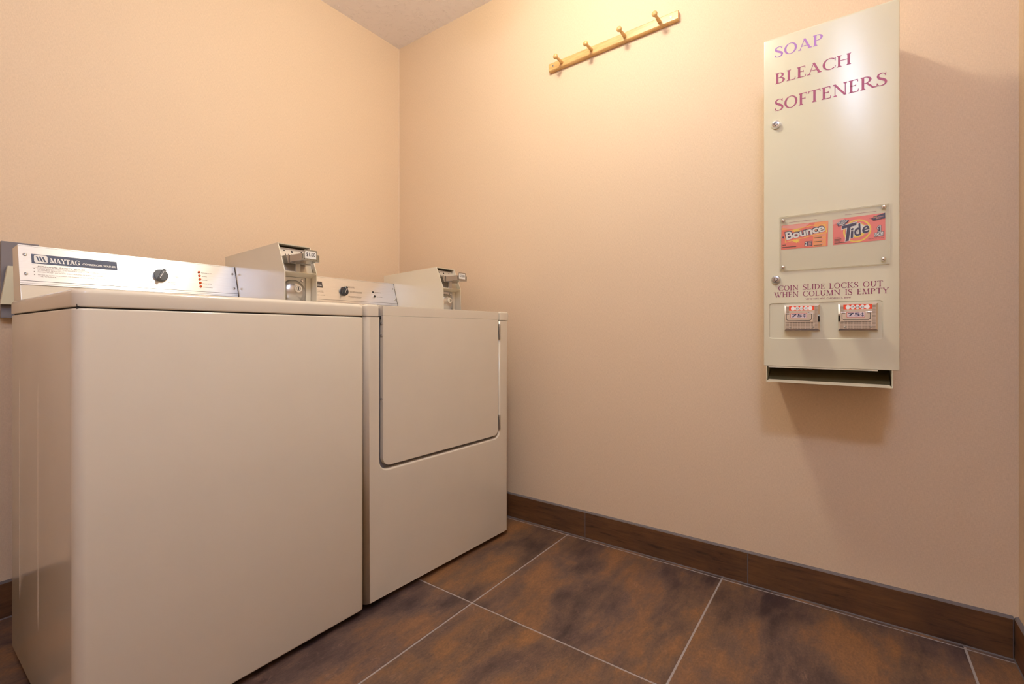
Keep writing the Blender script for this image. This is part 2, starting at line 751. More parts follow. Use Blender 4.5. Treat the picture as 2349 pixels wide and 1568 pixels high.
            F(.78, 1, t + 2.4 * s, -1)
            w = .88
        elif ch == ' ':
            w = .52
        return self.P, w

    def text(self, s_, gap=.10):
        out, x = [], 0.0
        for ch in s_:
            P, w = self.glyph(ch)
            out += [([(a + x, b) for a, b in vs_], fs) for vs_, fs in P]
            x += w + gap
        return out


ROMAN = Serif(.17, .055, .085)
SLAB = Serif(.26, .10, .09)

# ------------------------------------------------------------------ the room
fl = MB().box(X_BACK, 0, Y_END, 0, -0.06, -0.0012).build('floor', 'grout', smooth=False)
tag(fl, kind='structure')
xl_ = [X_BACK, -2.465, -1.8555, -1.2465, -0.637, -0.0225, 0.0]
yl_ = [Y_END, -2.3072, -1.6937, -1.0857, -0.4775, 0.0]
for i in range(len(xl_) - 1):
    for j in range(len(yl_) - 1):
        g = 0.0028
        x0, x1, y0, y1 = xl_[i] + g, xl_[i + 1] - g, yl_[j] + g, yl_[j + 1] - g
        cx, cy = (x0 + x1) / 2, (y0 + y1) / 2
        mb = MB((cx, cy, 0)).box(x0, x1, y0, y1, -0.0012, 0.0)
        o = mb.build('floor_tile', 'tile', fl, bevel=0.0005, seg=1)
        o.location = (cx, cy, 0)

tag(MB().box(X_BACK - .1, .1, Y_END - .1, .1, CEIL, CEIL + .1).build('ceiling', 'ceiling', smooth=False), kind='structure')
tag(MB().box(X_BACK - .1, .1, 0, .1, -.06, CEIL).build('wall_left', 'wall', smooth=False), kind='structure')
tag(MB().box(0, .1, Y_END, 0, -.06, CEIL).build('wall_right', 'wall', smooth=False), kind='structure')
tag(MB().box(X_BACK - .1, .1, Y_END - .1, Y_END, -.06, CEIL).build('wall_end', 'wall', smooth=False), kind='structure')
tag(MB().box(X_BACK - .1, X_BACK, Y_END, 0, -.06, CEIL).build('wall_back', 'wall', smooth=False), kind='structure')
# pale caulk fillet down the corner of the two walls and round the ceiling
mb = MB()
mb.loft([[(0, 0, .107), (-.003, 0, .107), (0, -.003, .107)], [(0, 0, CEIL), (-.003, 0, CEIL), (0, -.003, CEIL)]])
tag(mb.build('trim_1', 'pale', smooth=False), kind='structure')

BB = 0.1055


def baseboard(name, joints, axis, wallpos, inward):
    root = empty(name)
    tag(root, kind='structure')
    th = 0.009
    for a, b in zip(joints[:-1], joints[1:]):
        a_, b_ = min(a, b) + .0014, max(a, b) - .0014
        c = (a_ + b_) / 2
        if axis == 'y':
            mb = MB((wallpos, c, 0)).box(min(wallpos, wallpos + inward * th), max(wallpos, wallpos + inward * th), a_, b_, 0.003, BB)
            loc = (wallpos, c, 0)
        else:
            mb = MB((c, wallpos, 0)).box(a_, b_, min(wallpos, wallpos + inward * th), max(wallpos, wallpos + inward * th), 0.003, BB)
            loc = (c, wallpos, 0)
        o = mb.build('base_tile', 'base', root, bevel=0.0012, seg=2)
        o.location = loc
    lo, hi = min(joints), max(joints)
    mb = MB()
    prof = [(0, BB), (th - .0005, BB), (th - .003, BB + .003), (0, BB + .0055)]
    gr = [(0, .002), (th - .0012, .002), (th - .0012, BB), (0, BB)]
    foot = [(0, 0), (th + .0018, 0), (th + .0003, .0030), (0, .0030)]
    for pr_ in (prof, gr, foot):
        if axis == 'y':
            mb.loft([[(wallpos + inward * d, lo, z) for d, z in pr_], [(wallpos + inward * d, hi, z) for d, z in pr_]])
        else:
            mb.loft([[(lo, wallpos + inward * d, z) for d, z in pr_], [(hi, wallpos + inward * d, z) for d, z in pr_]])
    mb.build('grout_bead', 'bead', root, smooth=False)
    return root


baseboard('baseboard_right', [0, -.5502, -1.1615, -1.7728, Y_END + .0105], 'y', 0.0, -1)
baseboard('baseboard_left', [0, -.61, -1.22, -1.83, -2.44, X_BACK], 'x', 0.0, -1)
baseboard('baseboard_end', [0, -.61, -1.22, -1.83, -2.44, X_BACK], 'x', Y_END, 1)
baseboard('baseboard_back', [0, -.61, -1.22, -1.83, Y_END], 'y', X_BACK, 1)


# ------------------------------------------------------------------ ceiling lamps
def ceiling_lamp(d, label, mname):
    x, y = d['loc']
    r = d['r']
    root = empty('ceiling_lamp', (x, y, CEIL))
    tag(root, label, 'lamp', 'ceiling lamps of the laundry room')
    dp_ = d['drop']
    MB().lathe((0, 0, 0), (0, 0, -1), [(r * .55, 0), (r * .55, .012), (r * .45, .020), (.012, .024), (.012, dp_ - .060), (r * .48, dp_ - .056), (r * .50, dp_ - .050)], 32).build('lamp_base', 'white', root)
    prof = [(r * math.cos(a), dp_ + .062 * math.sin(a)) for a in [math.radians(-60 + k * 15) for k in range(10)]] + [(.004, dp_ + .062)]
    MB().lathe((0, 0, 0), (0, 0, -1), prof, 16).build("diffuser", mat_emit(mname, d['color'], d['power']), root)
    MB().lathe((0, 0, 0), (0, 0, -1), [(.006, dp_ + .059), (.007, dp_ + .067), (.003, dp_ + .077)], 12).build('finial', 'chrome', root)


ceiling_lamp(LAMP_WARM, 'warm round dome lamp on the ceiling in front of the peg rail', 'warm_glowing_diffuser')
ceiling_lamp(LAMP_COOL, 'cool white round dome lamp on the ceiling near the end wall', 'cool_glowing_diffuser')


# ------------------------------------------------------------------ shared machine parts
def screw_head(pl, a, b, r, h0, name, parent, mat='chrome', off=(0, 0, 0), dome=.6, slot=True):
    mb = MB(off)
    mb.lathe(pl.p(a, b, h0), pl.n, [(r, 0), (r, r * .25), (r * .8, r * dome * .8), (r * .35, r * dome), (.0001, r * dome * 1.02)], 14)
    o = mb.build(name, mat, parent)
    if slot:
        m2 = MB(off)
        m2.raw(*_rect3(pl, a - r * .16, a + r * .16, b - r * .5, b + r * .5, h0 + r * dome * .7, h0 + r * dome * 1.04))
        m2.build('slot', 'dark', o, smooth=False)
    return o


def _rect3(pl, a0, a1, b0, b1, h0, h1):
    vs_ = [pl.p(a, b, h) for h in (h0, h1) for b in (b0, b1) for a in (a0, a1)]
    return vs_, [(0, 2, 3, 1), (4, 5, 7, 6), (0, 1, 5, 4), (2, 6, 7, 3), (0, 4, 6, 2), (1, 3, 7, 5)]


def rect(a0, a1, b0, b1):
    return [(a0, b0), (a1, b0), (a1, b1), (a0, b1)]


# console profile in the machine's own frame (y from its front face, z from the floor)
CY_B, CZ_B = 0.555, 0.930     # lower front edge
CY_T, CZ_T = 0.603, 1.0875    # upper front edge
CY_R, CY_RT = 0.650, 0.672    # rear bottom / rear top
TILT = math.atan2(CY_T - CY_B, CZ_T - CZ_B)
CLEN = math.hypot(CY_T - CY_B, CZ_T - CZ_B)


def console(root, x0, x1, x_coin, kind):
    prof = [(CY_B, CZ_B), (CY_T, CZ_T), (CY_RT, CZ_T - .003), (CY_R, CZ_B)]
    mb = MB()
    mb.loft([[(x0, y, z) for y, z in prof], [(x1, y, z) for y, z in prof]])
    con = mb.build('console', 'enamel', root, bevel=.002)
    pl = Plane((x0, CY_B, CZ_B), (1, 0, 0), (0, math.sin(TILT), math.cos(TILT)))
    L = x_coin - x0
    b0 = .0505                                # aluminium starts above the cream apron
    mb = MB()
    pl.prism(mb, rect(0.0005, L - .0005, b0, CLEN - .0005), 0.0002, .0016)
    fp = mb.build('faceplate', 'alu', root, smooth=False)
    tag(fp, 'brushed aluminium control panel')
    mb = MB()                                 # printed rules along the lower edge
    pl.sheet(mb, rect(0.0005, L - .0005, b0 + .0112, b0 + .0124), .0018)
    pl.sheet(mb, rect(0.0005, L - .0005, b0 + .0050, b0 + .0055), .0018)
    pl.sheet(mb, rect(0.0005, L - .0005, b0 + .0002, b0 + .0010), .0018)
    pl.sheet(mb, rect(L - .0025, L - .0006, b0, CLEN - .001), .0018)
    pl.sheet(mb, rect(0.0005, L, CLEN - .004, CLEN - .0036), .0018)
    mb.build('printed_line', 'ink', fp, smooth=False)
    for a in (.0125, L - .0125):
        for b in (.136, .0815):
            screw_head(pl, a, b, .0042, .0016, 'screw', fp, 'steel')
    # maker's strip
    s0, s1, t0, t1 = .0245, .2055, .1130, .1400
    mb = MB()
    pl.sheet(mb, rect(s0, s1, t0, t1), .0019)
    mb.build('name_strip', 'strip' if kind == 'washer' else 'charcoal', fp, smooth=False)
    mb = MB()
    vs1 = rrect(s0 + .005, s0 + .0315, t0 + .0025, t1 - .002, .0045, 4)
    pl.sheet(mb, vs1, .0021)
    pl.flat(mb, fit(SLAB.text('MAYTAG', .06), s0 + .036, s0 + .098, t0 + .0050, t0 + .0195), .0021)
    pl.flat(mb, fit(sans('COMMERCIAL ' + kind.upper(), .028, .25), s0 + .103, s1 - .004, t0 + .0070, t0 + .0128), .0021)
    mb.build('lettering', 'white', fp, smooth=False)
    mb = MB()                                 # three slanted bars of the emblem, with a bar across the top
    for k in range(3):
        a = s0 + .0085 + k * .0058
        pl.sheet(mb, [(a, t1 - .006), (a + .0034, t1 - .006), (a + .0078, t0 + .0068), (a + .0044, t0 + .0068)], .0023)
    pl.sheet(mb, rect(s0 + .0235, s0 + .029, t0 + .0060, t0 + .0070), .0023)
    mb.build('emblem', 'strip' if kind == 'washer' else 'charcoal', fp, smooth=False)
    # small printing
    mb = MB()
    if kind == 'washer':
        pl.flat(mb, fit(sans('PERSONAL SAFETY RULES', .015, .2), .035, .132, .1032, .1072), .0019)
        pl.sheet(mb, rect(.0245, .0345, .1086, .1090), .0019)
        pl.sheet(mb, rect(.0245, .2055, .1012, .1016), .0019)
        for b in (.0985, .0895, .0810):
            pl.sheet(mb, disc(.0285, b, .0013, 10), .0019)
        rows = [('NEVER REACH INTO THE WASHER UNTIL THE TUB HAS COMPLETELY', .196, .0968), ('STOPPED SPINNING.', .088, .0926),
                ('NEVER WASH ARTICLES CONTAINING FLAMMABLE FUMES', .172, .0878),
                ('NEVER ALLOW CHILDREN TO OPERATE OR TO PLAY IN, WITH OR AROUND', .206, .0794), ('THE WASHER.', .072, .0752)]
    else:
        pl.sheet(mb, rect(.0245, .2055, .1012, .1016), .0019)
        rows = [('NEVER DRY ARTICLES CONTAINING FLAMMABLE FUMES', .205, .0926), ('IN THE DRYER.', .080, .0880),
                ('CLEAN THE LINT SCREEN BEFORE EACH LOAD', .210, .0790)]
    for s_, xe, b in rows:
        pl.flat(mb, fit(sans(s_, 0.0, 0.0), .035, xe, b, b + .0030), .0019)
    mb.build('lettering', 'inkgrey' if kind == 'washer' else 'ink', fp, smooth=False)
    mb = MB()
    ka, kb = (.3125, .1070) if kind == 'washer' else (.3005, .1035)
    if kind == 'washer':
        T_ = [('WHITES', .334, .352, .1275), ('COLORS', .3405, .362, .1055), ('BRIGHT', .332, .352, .0850), ('COLORS', .331, .353, .0805),
              ('DELICATE', .262, .290, .1270), ('WOOLENS', .258, .287, .1050), ('PERMANENT', .267, .295, .0850), ('PRESS', .276, .290, .0805)]
    else:
        T_ = [('WHITES AND COLORS', .308, .356, .1262), ('HIGH HEAT WITH COOL DOWN', .310, .358, .1222),
              ('STURDY PERMANENT PRESS', .325, .392, .1040), ('MEDIUM HEAT WITH COOL DOWN', .330, .390, .1000),
              ('DELICATE, PERMANENT PRESS', .320, .388, .0815), ('LOW HEAT WITH COOL DOWN', .328, .382, .0775)]
    for s_, xa, xb, b in T_:
        mb = MB()
        pl.flat(mb, fit(sans(s_), xa, xb, b, b + .0032), .0019)
        mb.build('lettering', 'inkgrey' if kind == 'washer' else 'charcoal', fp, smooth=False)
    # selector knob: disc with a raised grip bar and pointer
    mb = MB()
    mb.lathe(pl.p(ka, kb, .0016), pl.n, [(.0195, 0), (.0195, .007), (.0185, .0085), (.001, .0085)], 32)
    ang = math.radians(62)
    ca, sa = math.cos(ang), math.sin(ang)

    def rp(u, v):
        return (ka + u * ca - v * sa, kb + u * sa + v * ca)
    pl.prism(mb, [rp(-.0190, -.0050), rp(.0190, -.0050), rp(.0190, .0050), rp(-.0190, .0050)], .0085, .022, .0015)
    mb.build('knob', 'knobgrey' if kind == 'washer' else 'black', fp, angle=30)
    mb = MB()
    pl.sheet(mb, [rp(-.017, -.0006), rp(.009, -.0006), rp(.009, .0006), rp(-.017, .0006)], .0222)
    mb.build('pointer_line', 'white', fp, smooth=False)
    if kind == 'washer':
        names = ['MACHINE IN USE', 'SOAK', 'RINSE', 'FINAL SPIN', 'UNBALANCE']
        ends = [.0315, .0165, .0155, .0265, .0285]
        mb2 = MB()
        for k in range(5):
            a, b = .4235, .1315 - k * .0128
            mb = MB()
            mb.lathe(pl.p(a, b, .0016), pl.n, [(.0040, 0), (.0038, .0022), (.0028, .0040), (.0012, .0047), (.0001, .0048)], 14)
            o = mb.build('indicator_light', 'amber', fp)
            pl.flat(mb2, fit(sans(names[k], .01), a + .007, a + .007 + ends[k], b - .0032, b - .0002), .0019)
        mb2.build('lettering', 'inkgrey', fp, smooth=False)
    else:
        a = .4515
        mb = MB()
        mb.lathe(pl.p(a, .1115, .0016), pl.n, [(.0040, 0), (.0036, .0018), (.0001, .0022)], 14)
        mb.build('indicator_light', 'black', fp)
        mb = MB()
        mb.lathe(pl.p(a + .001, .0895, .0016), pl.n, [(.0072, 0), (.0070, .0025), (.0055, .0032)], 18)
        mb.build('push_button_ring', 'chrome', fp)
        mb = MB()
        mb.lathe(pl.p(a + .001, .0895, .0030), pl.n, [(.0046, 0), (.0044, .0060), (.0001, .0066)], 14)
        mb.build('push_button', 'black', fp)
        mb = MB()
        pl.flat(mb, fit(sans('MACHINE IN USE', .01), a + .0085, a + .044, .1095, .1125), .0019)
        mb.build('lettering', 'charcoal', fp, smooth=False)
        mb = MB()
        pl.flat(mb, fit(sans('PUSH TO START', .01), a + .0135, a + .048, .0880, .0910), .0019)
        mb.build('lettering', 'charcoal', fp, smooth=False)
    return con


def coin_meter(root, x0, price):
    """coin box standing at the right end of the console, open at the front in two bays"""
    w = .1125
    x1 = x0 + w
    th = .0028
    yb, yt, ym, yl = .676, .306, .264, .262      # rear / front top / bend / front bottom
    zt, ztr, zm, zb = 1.1435, 1.1305, 1.0500, .938
    side = [(yl, zb), (ym, zm), (yt, zt), (yb, ztr), (yb, zb)]
    mb = MB()
    for a, b in ((x0, x0 + th), (x1 - th, x1)):
        mb.loft([[(a, y, z) for y, z in side], [(b, y, z) for y, z in side]])
    tp_ = ((yt + .0003, zt - .0002), (yb, ztr - .0002), (yb, ztr - th), (yt + .001, zt - th))
    mb.loft([[(x0 + .0006, y, z) for y, z in tp_], [(x1 - .0006, y, z) for y, z in tp_]])
    mb.box(x0 + .0006, x1 - .0006, yb - th, yb - .0004, zb, ztr - .0006)
    # sloping shelf lip between the two bays
    lip = [(ym - .0005, zm), (ym - .0005, zm - .0025), (ym + .032, zm - .014), (ym + .032, zm - .011)]
    mb.loft([[(x0 + .001, y, z) for y, z in lip], [(x1 - .001, y, z) for y, z in lip]])
    box = mb.build('coin_box', 'enamel2', root, smooth=False)
    tag(box, 'cream metal coin box')
    # upper bay: slanted mounting plate
    sl = math.atan2(yt - ym, zt - zm)
    pu = Plane((x0, ym + .016, zm - .006), (1, 0, 0), (0, math.sin(sl), math.cos(sl)))
    mb = MB()
    pu.prism(mb, rrect(.004, w - .004, 0, .097, .004, 3), -.002, 0)
    mb.build('mounting_plate', 'satin', box, smooth=False)
    mb = MB()
    for a, b, r in ((.026, .086, .0026), (.052, .084, .0040), (.086, .086, .0026)):
        pu.sheet(mb, disc(a, b, r, 14), .0003)
    for k in range(5):
        a = .026 + k * .0105
        pu.sheet(mb, rect(a, a + .0030, .058, .0735), .0003)
    mb.build('slot_holes', 'dark', box, smooth=False)
    # coin slide: rear housing, tongue and front head
    mb = MB()
    mb.box(x0 + .011, x0 + .089, .262, .305, 1.0745, 1.1015)
    mb.build('slide_housing', 'slide', box, bevel=.002)
    mb = MB()
    z0, z1 = 1.0785, 1.1005
    mb.loft([[(x0 + .018, .196, z0), (x0 + .079, .196, z0), (x0 + .079, .196, z1), (x0 + .018, .196, z1)],
             [(x0 + .017, .236, z0), (x0 + .080, .236, z0), (x0 + .080, .236, z1), (x0 + .017, .236, z1)],
             [(x0 + .014, .266, z0 - .002), (x0 + .085, .266, z0 - .002), (x0 + .085, .266, z1), (x0 + .014, .266, z1)]])
    sd = mb.build('coin_slide', 'slide', box, bevel=.0012)
    mb = MB()
    for k in range(5):
        mb.box(x0 + .0255 + k * .0105, x0 + .0285 + k * .0105, .1955, .199, 1.0835, 1.0855)
    mb.box(x0 + .0205, x0 + .0215, .1956, .199, 1.085, 1.098)
    mb.box(x0 + .0755, x0 + .0765, .1956, .199, 1.085, 1.098)
    mb.build('tooth_row', 'dark', box, smooth=False)
    mb = MB()
    mb.loft([[(x0 + .036, .262, 1.050), (x0 + .052, .262, 1.050), (x0 + .052, .262, 1.078), (x0 + .036, .262, 1.078)],
             [(x0 + .036, .268, 1.046), (x0 + .052, .268, 1.046), (x0 + .052, .268, 1.078), (x0 + .036, .268, 1.078)]])
    mb.build('slide_bracket', 'steel', box, smooth=False)
    pt = Plane((x0, .1950, 1.0860), (1, 0, 0), (0, 0, 1))
    mb = MB()
    pt.prism(mb, rrect(.0265, .0705, -.002, .0275, .003, 3), -.0025, 0)
    mb.build('tag_holder', 'slide', box, angle=30)
    mb = MB()
    pt.prism(mb, rrect(.0285, .0660, .0005, .0235, (.001, .001, .005, .005), 3), 0, .0006)
    tg = mb.build('price_tag', 'white', box, smooth=False)
    tag(tg, 'white price tag')
    mb = MB()
    pt.flat(mb, fit(sans(price, .012), .0320, .0630, .0060, .0190), .0009)
    mb.build('price_lettering', 'ink', box, smooth=False)
    # lower bay: cash-drawer door with domed lock
    pd = Plane((x0, .298, .930), (1, 0, 0), (0, 0, 1))
    mb = MB()
    pd.prism(mb, rect(.004, .090, .0, .106), -.003, 0)
    mb.build('drawer_door', 'zinc', box, bevel=.001)
    mb = MB()
    pd.prism(mb, rect(.0905, .1085, .0, .108), -.003, .002)
    mb.build('drawer_frame', 'enamel2', box, smooth=False)
    mb = MB()
    R = .041
    mb.lathe(pd.p(.046, .056, 0), pd.n, [(R * math.cos(math.radians(a)), .026 * math.sin(math.radians(a))) for a in range(0, 80, 8)] + [(.0001, .026)], 30)
    mb.build('lock_dome', 'zinc', box)
    mb = MB()
    mb.lathe(pd.p(.050, .066, .012), pd.n, [(.0125, 0), (.0125, .016), (.0115, .018), (.0075, .018), (.0070, .0165), (.0001, .0165)], 22)
    mb.build('lock_cylinder', 'enamel2', box)
    mb = MB()
    mb.raw(*_rect3(pd, .0487, .0513, .0615, .0705, .0286, .0290))
    pd.flat(mb, [ring(.050, .066, .0062, .0070, n=18)], .0289)
    mb.build('keyhole', 'dark', box, smooth=False)
    for a, b in ((.079, .096), (.079, .024)):
        screw_head(pd, a, b, .0062, 0, 'bolt', box, 'chrome', slot=False, dome=.8)
    return box


def feet(root, W, D, z):
    for x in (.05, W - .05):
        for y in (.06, D - .06):
            MB().lathe((x, y, 0), (0, 0, 1), [(.020, 0), (.020, .008), (.010, .011), (.010, z + .01)], 16).build('foot', 'rubber', root)


# ------------------------------------------------------------------ washer
WX, WY = -1.532, -0.866
WW, WD = 0.655, 0.632
washer = empty('washing_machine', (WX, WY, 0))
tag(washer, 'cream top-loading coin washer, the nearer left machine, closed plain front', 'washing machine')
feet(washer, WW, WD, .018)
mb = MB()
round_slab(mb, rrect(0, WW, 0, WD, (.019, .016, .016, .016), 8), .018, .9000, .004, .006)
mb.build('body', 'enamel', washer)
mb = MB()
mb.box(.006, WW - .006, .006, WD - .006, .896, .908)
mb.build('top_gap_shade', 'dark', washer, smooth=False)  # dark filler: shade of the gap under the top, put into colour
mb = MB()
round_slab(mb, rrect(0, WW + .001, 0, WD + .004, (.022, .018, .012, .012), 8), .9025, .9390, .011, .003, 6)
mb.build('top', 'enamel', washer)
for y in (.513, .302):
    mb = MB()
    mb.loft([[(.0008, y - w_, z_), (.0006 - h_, y, z_), (.0008, y + w_, z_)] for z_, w_, h_ in ((.13, .0005, 0.0), (.22, .0025, .0012), (.70, .0025, .0012), (.785, .0005, 0.0))])
    mb.build('side_rib', 'enamel', washer)
console(washer, .008, .657, .5495, 'washer')
coin_meter(washer, .5495, '$1.00')

# ------------------------------------------------------------------ dryer
DX, DY, DR = -0.868, -0.8575, math.radians(-1.72)
DW, DD = 0.713, 0.632
dryer = empty('tumble_dryer', (DX, DY, 0), DR)
tag(dryer, 'cream coin dryer with a square front door, beside the peg-rail wall', 'dryer')
feet(dryer, DW, DD, .02)
mb = MB()
round_slab(mb, rrect(0, DW, .0225, DD, (.0, .0, .014, .014), 6), .020, .8990, .0, .004)
mb.build('body', 'enamel', dryer)
dl, dr_, db = .0540, .6470, .4200     # door opening: left, right, bottom
# front panel: rounded-edged sheet with a U-shaped cut-out for the door
outer = [(0, .0205), (DW, .0205), (DW, .9020)]
cut = [(dr_, .9020)]
rc = .030
for k in range(9):
    a = -.5 * PI * k / 8
    cut.append((dr_ - rc + rc * math.cos(a), db + rc + rc * math.sin(a)))
for k in range(9):
    a = -.5 * PI - .5 * PI * k / 8
    cut.append((dl + rc + rc * math.cos(a), db + rc + rc * math.sin(a)))
cut.append((dl, .9020))
fp_out = outer + cut + [(0, .9020)]
mb = MB()
pf = Plane((0, 0, 0), (1, 0, 0), (0, 0, 1))
# front face, then outer edge rounded back, and the lip of the cut-out sloping in
bm = bmesh.new()
vv = [bm.verts.new(pf.p(a, b, -.0225)) for a, b in fp_out]
vf = [bm.verts.new(pf.p(a, b, 0)) for a, b in fp_out]
n_ = len(fp_out)
bm.faces.new(vf)
for i in range(n_):
    j = (i + 1) % n_
    bm.faces.new((vv[i], vv[j], vf[j], vf[i]))
bmesh.ops.recalc_face_normals(bm, faces=bm.faces)
for v in bm.verts:
    v.co = v.co.copy()
vert_edges = [e for e in bm.edges if e.verts[0] in vf and e.verts[1] in vf]
side_e = []
small_e = []
for e in vert_edges:
    xs = sorted(v.co.x for v in e.verts)
    if abs(xs[0]) < 1e-6 and abs(xs[1]) < 1e-6:
        side_e.append(e)
    elif abs(xs[0] - DW) < 1e-6 and abs(xs[1] - DW) < 1e-6:
        side_e.append(e)
    elif e.verts[0].co.z > .89 and e.verts[1].co.z > .89:
        small_e.append(e)
    else:
        small_e.append(e)
bmesh.ops.bevel(bm, geom=side_e, offset=.018, segments=6, profile=.5, affect='EDGES', clamp_overlap=True)
small_e = [e for e in small_e if e.is_valid and e.calc_face_angle(0) > .6]
bmesh.ops.bevel(bm, geom=small_e, offset=.0065, segments=4, profile=.5, affect='EDGES', clamp_overlap=True)
me = bpy.data.meshes.new('front_panel')
bm.to_mesh(me)
bm.free()
me.materials.append(M['enamel'])
for p in me.polygons:
    p.use_smooth = True
me.set_sharp_from_angle(angle=math.radians(50))
o = bpy.data.objects.new('front_panel', me)
COL.objects.link(o)
o.parent = dryer
o.modifiers.new('weighted_normal', 'WEIGHTED_NORMAL')
# dark recess behind the door
MB().box(dl - .01, dr_ + .01, .0195, .0222, db - .01, .93).build('door_recess', 'grey', dryer, smooth=False)
# top panel with its two front horns beside the door
mb = MB()
round_slab(mb, rrect(0, DW, .024, DD + .004, (.004, .004, .012, .012), 6), .9030, .9390, .006, .002, 4)
mb.build('top', 'enamel', dryer)
for a, b in ((0, dl - .004), (dr_ + .004, DW)):
    mb = MB()
    round_slab(mb, rrect(a, b, 0, .026, (.012 if a == 0 else .004, .004 if a == 0 else .012, 0, 0), 6), .9035, .9395, .008, .003, 5)
    mb.build('top_horn', 'enamel', dryer)
MB().box(.01, DW - .01, .01, .30, .896, .905).build('top_gap_shade', 'dark', dryer, smooth=False)  # gap below the dryer top, its shade painted as a dark box
# the door
mb = MB()
g = .0115
ro = rc - .004
dp = rrect(dl + g, dr_ - .008, db + .011, .9062, (ro, ro, 0, 0), 8)
pf.prism(mb, dp, -.017, .0005)
door = mb.build('door', 'enamel', dryer, bevel=.0014, seg=2)
tag(door, 'plain square dryer door')
mb = MB()
pf.prism(mb, rect(dl + g, dr_ - .008, .9064, .9378), -.026, -.0003)
mb.build('door_flange', 'enamel', door, bevel=.0012, seg=2)
pe = Plane((dl + g, 0, 0), (0, -1, 0), (0, 0, 1))
for z in (.881, .843, .642):
    mb = MB()
    mb.lathe((dl + g + .0005, .0085, z), (-1, -.25, 0), [(.0052, 0), (.005, .0014), (.003, .0026), (.0001, .0028)], 12)
    mb.build('door_screw', 'steel', door)
for z0 in (.827, .452):
    mb = MB()
    mb.lathe((dr_ + .0005, -.0005, z0), (0, 0, 1), [(.0038, 0), (.0042, .001), (.0042, .0185), (.0036, .019), (.0036, .020), (.0042, .0205), (.0042, .041), (.0036, .0415), (.0036, .0425), (.0042, .043), (.0042, .061), (.0038, .062)], 12)
    mb.box(dr_ - .004, dr_ + .0005, .0, .002, z0 + .002, z0 + .060)
    mb.build('door_hinge', 'steel', dryer, angle=30)
console(dryer, .0005, .693, .5815, 'dryer')
coin_meter(dryer, .5815, '$1.00')

# ------------------------------------------------------------------ grey utility panel on the wall behind the washer
up = empty('utility_panel', (-1.485, 0, .897))
tag(up, 'grey metal wall panel with a cream tapered cover, behind the left machine', 'wall panel')
off = (-1.485, 0, .897)
MB(off).box(-1.5255, -1.445, -.028, 0, .897, 1.1235).build('back_plate', 'grey', up, bevel=.0015)
mb = MB(off)
tp = [(-1.5290, .9355), (-1.45, .9355), (-1.462, 1.050), (-1.5145, 1.050)]
mb.loft([[(x, -.028, z) for x, z in tp], [(x, -.045, z) for x, z in tp]])
mb.build('tapered_cover', 'vend', up, bevel=.002)

# ------------------------------------------------------------------ peg rail
tilt = math.atan2(2.0178 - 2.0028, 1.5435 - .991)
pr_c = (0.0, -1.2673, 2.0103)
rail = empty('peg_rail', pr_c)
rail.rotation_euler = (-tilt, 0, 0)
tag(rail, 'varnished pine rail with four pegs, screwed to the wall', 'peg rail')
mb = MB()
hl, hh, th = .2765, .0180, .018
prof = [(0, -hh), (0, hh), (-th + .004, hh), (-th, hh - .004), (-th, -hh + .004), (-th + .004, -hh)]
mb.loft([[(x, -hl, z) for x, z in prof], [(x, hl, z) for x, z in prof]])
mb.build('board', 'wood', rail, bevel=.0015)
for y in (-1.0575, -1.1965, -1.3388, -1.4758):
    mb = MB()
    mb.lathe((-th + .002, y - pr_c[1], .0), (-1, 0, -.01), [(.0062, 0), (.0070, .006), (.0066, .014), (.0056, .034), (.0050, .046), (.0054, .050), (.0092, .0525), (.0106, .0560), (.0100, .0600), (.0070, .0632), (.0001, .0645)], 20)
    mb.build('peg', 'wood', rail)
pw = Plane((-th, 0, 0), (0, -1, 0), (0, 0, 1))
for y in (-1.0135, -1.5185):
    a = -(y - pr_c[1])
    s_ = screw_head(pw, a, .001, .0040, 0, 'screw', rail, 'chrome', slot=False, dome=.35)
    MB().lathe((-th - .0012, -a, .001), (-1, 0, 0), [(.0014, 0), (.0012, .0004), (.0001, .0004)], 8).build('drive_hole', 'dark', s_, smooth=False)

# ------------------------------------------------------------------ soap vending machine
VD = .20
vloc = (0, -2.0, .71)
vend = empty('vending_machine', vloc)
tag(vend, 'tall ivory wall-mounted vending cabinet for soap, bleach and softeners', 'vending machine')
vy0, vy1 = -1.8468, -2.1585       # left and right edge as seen
vz0, vz1 = .7545, 1.7165
pv = Plane((-VD, vy0, 0), (0, -1, 0), (0, 0, 1))   # a runs to the right as seen, b = height, h towards the room
VW = vy0 - vy1


def A(y):
    return vy0 - y


# cabinet body behind the door
MB(vloc).box(-VD + .019, 0, vy1 + .004, vy0 - .004, .757, 1.690).build('cabinet', 'vend', vend, bevel=.002)
# door: plate with a stamped recess round the coin slides
door_o = rrect(0, VW, vz0, vz1, .004, 3)
rec = rrect(A(-1.8605), A(-2.1249), .8352, .9388, .0075, 4)
rec_in = rrect(A(-1.8605) + .0022, A(-2.1249) - .0022, .8374, .9366, .006, 4)
bm = bmesh.new()


def loop(pts, h):
    vs_ = [bm.verts.new(pv.p(a, b, h) - Vector(vloc)) for a, b in pts]
    es = [bm.edges.new((vs_[i], vs_[(i + 1) % len(vs_)])) for i in range(len(vs_))]
    return vs_, es


def bridge(l0, l1):
    n = len(l0)
    for i in range(n):
        j = (i + 1) % n
        bm.faces.new((l0[i], l0[j], l1[j], l1[i]))


